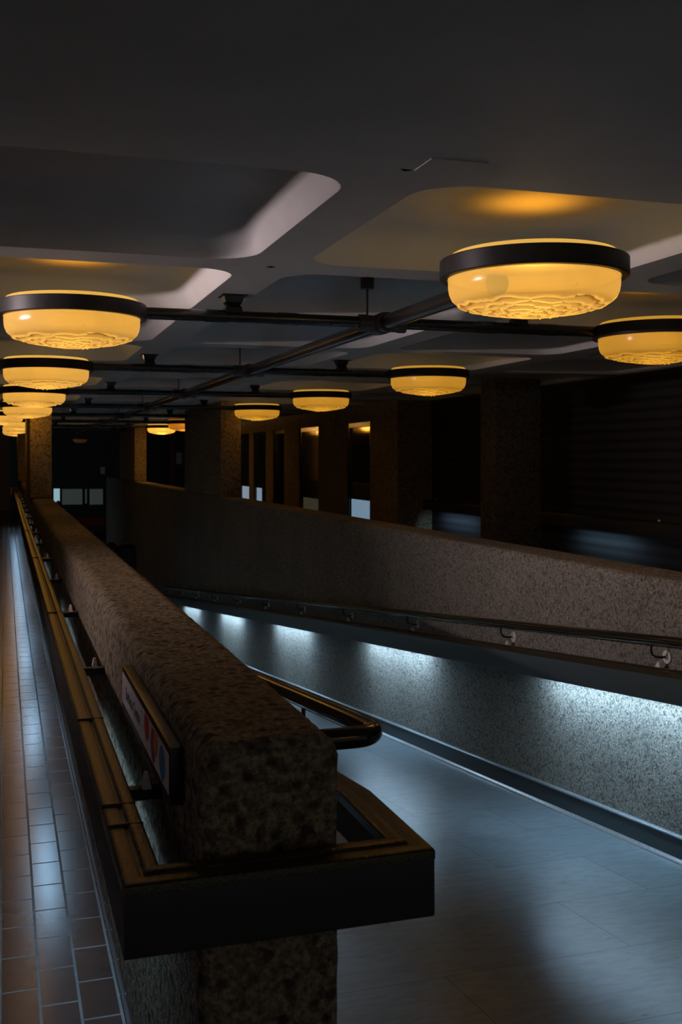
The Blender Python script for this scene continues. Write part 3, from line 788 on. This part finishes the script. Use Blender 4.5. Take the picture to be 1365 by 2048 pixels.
# far dark glazed screen in the foyer carrying the small notices
bm = bmesh.new(); xs0, _ = ray(100, 900, 49.0); box(bm, -1.5, .14, 33.21, 33.3, LOW, 4.9); struct('wall_screen', bm, M['black'])
notice(201, 210, 934, 948, 49.989, 'small pale notice on the dark end wall of the foyer')
notice(353, 364, 905, 928, 49.989, 'white notice beside the red post, seen through the opening right of the gold pillar')
xa, za = ray(341, 862, 49.4); xb, zb = ray(351, 975, 49.4)
bm = bmesh.new(); box(bm, xa, xb, 49.4, 49.6, LOW, za, .01); tag(link('post', bm, M['red']), 'slim dark red post behind the opening between the two pillars', 'post')
# dim bowl modelled in place of a lamp reflection in the foyer glass
def reflected_lamp(u, v, Y, r, mat, label):
    x, z = ray(u, v, Y); root = empty('lamp_reflection', (x, Y, z), label, 'ceiling lamp', 'lamp reflections in the foyer glass')
    bm = bmesh.new(); lathe(bm, [(0, 0), (r*.7, .02), (r, .10), (r, .16)], 24); 
    for f in bm.faces: pass
    lay = None
    link('glass_bowl', bm, M[mat], root, True)
    bm = bmesh.new(); lathe(bm, [(r, .16), (r*1.03, .16), (r*1.03, .22), (0, .22)], 24); link('cap', bm, M['ring'], root, True)
    bm = bmesh.new(); tube(bm, [(0, 0, .22), (0, 0, 5.0-z)], .02, 8); link('stem', bm, M['ring'], root, True)
reflected_lamp(160, 886, 47, .30, 'dimamber' if False else 'orange', 'faint amber bowl standing for a lamp reflection in the dark foyer glass')

# ---------------------------------------------------------------- people far down the ramp
def person(x, y, z0, h, face_dir, label, pack=False, lean=0.0, stride=.22):
    root = empty('person', (x, y, z0), label, 'person'); root.rotation_euler.z = face_dir
    s = h/1.75
    J = {'pelvis': (0, 0, .95), 'waist': (0, .01+lean*.15, 1.08), 'chest': (0, lean*.6, 1.30), 'neck': (0, lean, 1.47), 'skull': (0, lean+.03, 1.55), 'crown': (0, lean+.02, 1.68),
         'sl': (-.17, lean*.85, 1.42), 'el': (-.25, lean*.5-.06, 1.15), 'wl': (-.24, lean*.5+.10, .92), 'hl': (-.24, lean*.5+.14, .84),
         'sr': (.17, lean*.85, 1.42), 'er': (.25, lean*.5+.03, 1.15), 'wr': (.24, lean*.5+.16, .93), 'hr': (.24, lean*.5+.21, .86),
         'pl': (-.09, 0, .92), 'kl': (-.10, stride*.6+.05, .50), 'al': (-.10, stride, .09), 'tl': (-.11, stride+.17, .03),
         'pr': (.09, 0, .92), 'kr': (.10, -stride*.2+.04, .50), 'ar': (.10, -stride-.02, .11), 'tr': (.11, -stride+.15, .03)}
    Rr = {'pelvis': .13, 'waist': .12, 'chest': .15, 'neck': .055, 'skull': .078, 'crown': .07, 'sl': .065, 'el': .042, 'wl': .03, 'hl': .035, 'sr': .065, 'er': .042, 'wr': .03, 'hr': .035,
          'pl': .09, 'kl': .058, 'al': .042, 'tl': .035, 'pr': .09, 'kr': .058, 'ar': .042, 'tr': .035}
    E = [('pelvis', 'waist'), ('waist', 'chest'), ('chest', 'neck'), ('neck', 'skull'), ('skull', 'crown'), ('chest', 'sl'), ('sl', 'el'), ('el', 'wl'), ('wl', 'hl'), ('chest', 'sr'), ('sr', 'er'), ('er', 'wr'), ('wr', 'hr'),
         ('pelvis', 'pl'), ('pl', 'kl'), ('kl', 'al'), ('al', 'tl'), ('pelvis', 'pr'), ('pr', 'kr'), ('kr', 'ar'), ('ar', 'tr')]
    names = list(J); me = bpy.data.meshes.new('body')
    V = [tuple(c*s for c in J[n]) for n in names]; Ed = [(names.index(a), names.index(b)) for a, b in E]; RR = [Rr[n]*s for n in names]
    for side, w, hnd in ((-1, 'wl', 'hl'), (1, 'wr', 'hr')):
        hp = Vector(J[hnd])
        for q in range(5):
            L = (.055, .07, .078, .072, .058)[q] if q else .05
            base = hp+Vector((-side*.012, .028-.014*q, -.005)); i0 = len(V)
            out = Vector((-side*.3, .7 if q == 0 else .05, -1)).normalized()
            V += [tuple((base+out*L*.5)*s), tuple((base+out*L+Vector((-side*.015, 0, 0)))*s)]
            RR += [.009*s, .007*s]; Ed += [(names.index(hnd), i0), (i0, i0+1)]
    me.from_pydata(V, Ed, []); o = bpy.data.objects.new('body', me); C.objects.link(o); o.parent = root
    md = o.modifiers.new('skin', 'SKIN'); sd = o.modifiers.new('sub', 'SUBSURF'); sd.levels = 1; sd.render_levels = 1
    for i, v in enumerate(me.skin_vertices[0].data): v.radius = (RR[i], RR[i]*.85); v.use_root = (i == 0)
    me.materials.append(M['cloth'])
    head = Vector(J['skull'])*s
    bm = bmesh.new(); bmesh.ops.create_icosphere(bm, subdivisions=3, radius=1)
    for v in bm.verts:
        p = v.co.copy(); v.co = Vector((p.x*.078, p.y*.095, p.z*.115))*s
        if p.y > .3:
            v.co.y += .016*math.exp(-((p.x/.14)**2+((p.z+.05)/.22)**2))*s       # nose
            v.co.y -= .010*(math.exp(-(((abs(p.x)-.36)/.16)**2+((p.z-.12)/.13)**2)))*s   # eye hollows
            v.co.y += .006*math.exp(-((p.x/.3)**2+((p.z+.42)/.08)**2))*s        # lips
        v.co += head+Vector((0, .0, .045*s))
    link('head', bm, M['skin'], root, True, 80)
    bm = bmesh.new(); bmesh.ops.create_icosphere(bm, subdivisions=3, radius=1)
    for v in bm.verts:
        p = v.co.copy()
        k = 1.0 if not (p.y > .25 and p.z < .45) else .8
        v.co = Vector((p.x*.088*k, p.y*.104*k-.01, p.z*.122*k+.012))*s+head+Vector((0, 0, .048*s))+noise.noise_vector(p*4)*.004
    link('hair', bm, M['hair'], root, True, 80)
    for e in (-1, 1):
        bm = bmesh.new(); bmesh.ops.create_icosphere(bm, subdivisions=2, radius=1)
        for v in bm.verts: v.co = Vector((v.co.x*.010, v.co.y*.018, v.co.z*.030))*s+head+Vector((e*.083*s, 0, .035*s))
        link('ear', bm, M['skin'], root, True, 80)
    if pack:
        bm = bmesh.new(); box(bm, -.16*s, .16*s, (-.30+lean*.3)*s, (-.01+lean*.3)*s, 1.12*s, 1.70*s, .10, 5)
        p = tag(link('backpack', bm, M['cloth'], None, True, 60), 'bulky dark backpack worn by the person walking on the ramp', 'bag')
        p.location = (x, y, z0); p.rotation_euler.z = face_dir
    return root
px, _ = ray(238, 1085, 17.9)
person(px, 17.9, rz(17.9), 1.80, R(90), 'person in dark clothes with a dark backpack walking on the far part of the ramp', True, .10)
px, _ = ray(117, 1000, 41.5)
person(px, 41.5, LOW, 1.70, R(20), 'person in dark clothes standing in the far foyer against the bright window', False, 0, .05)
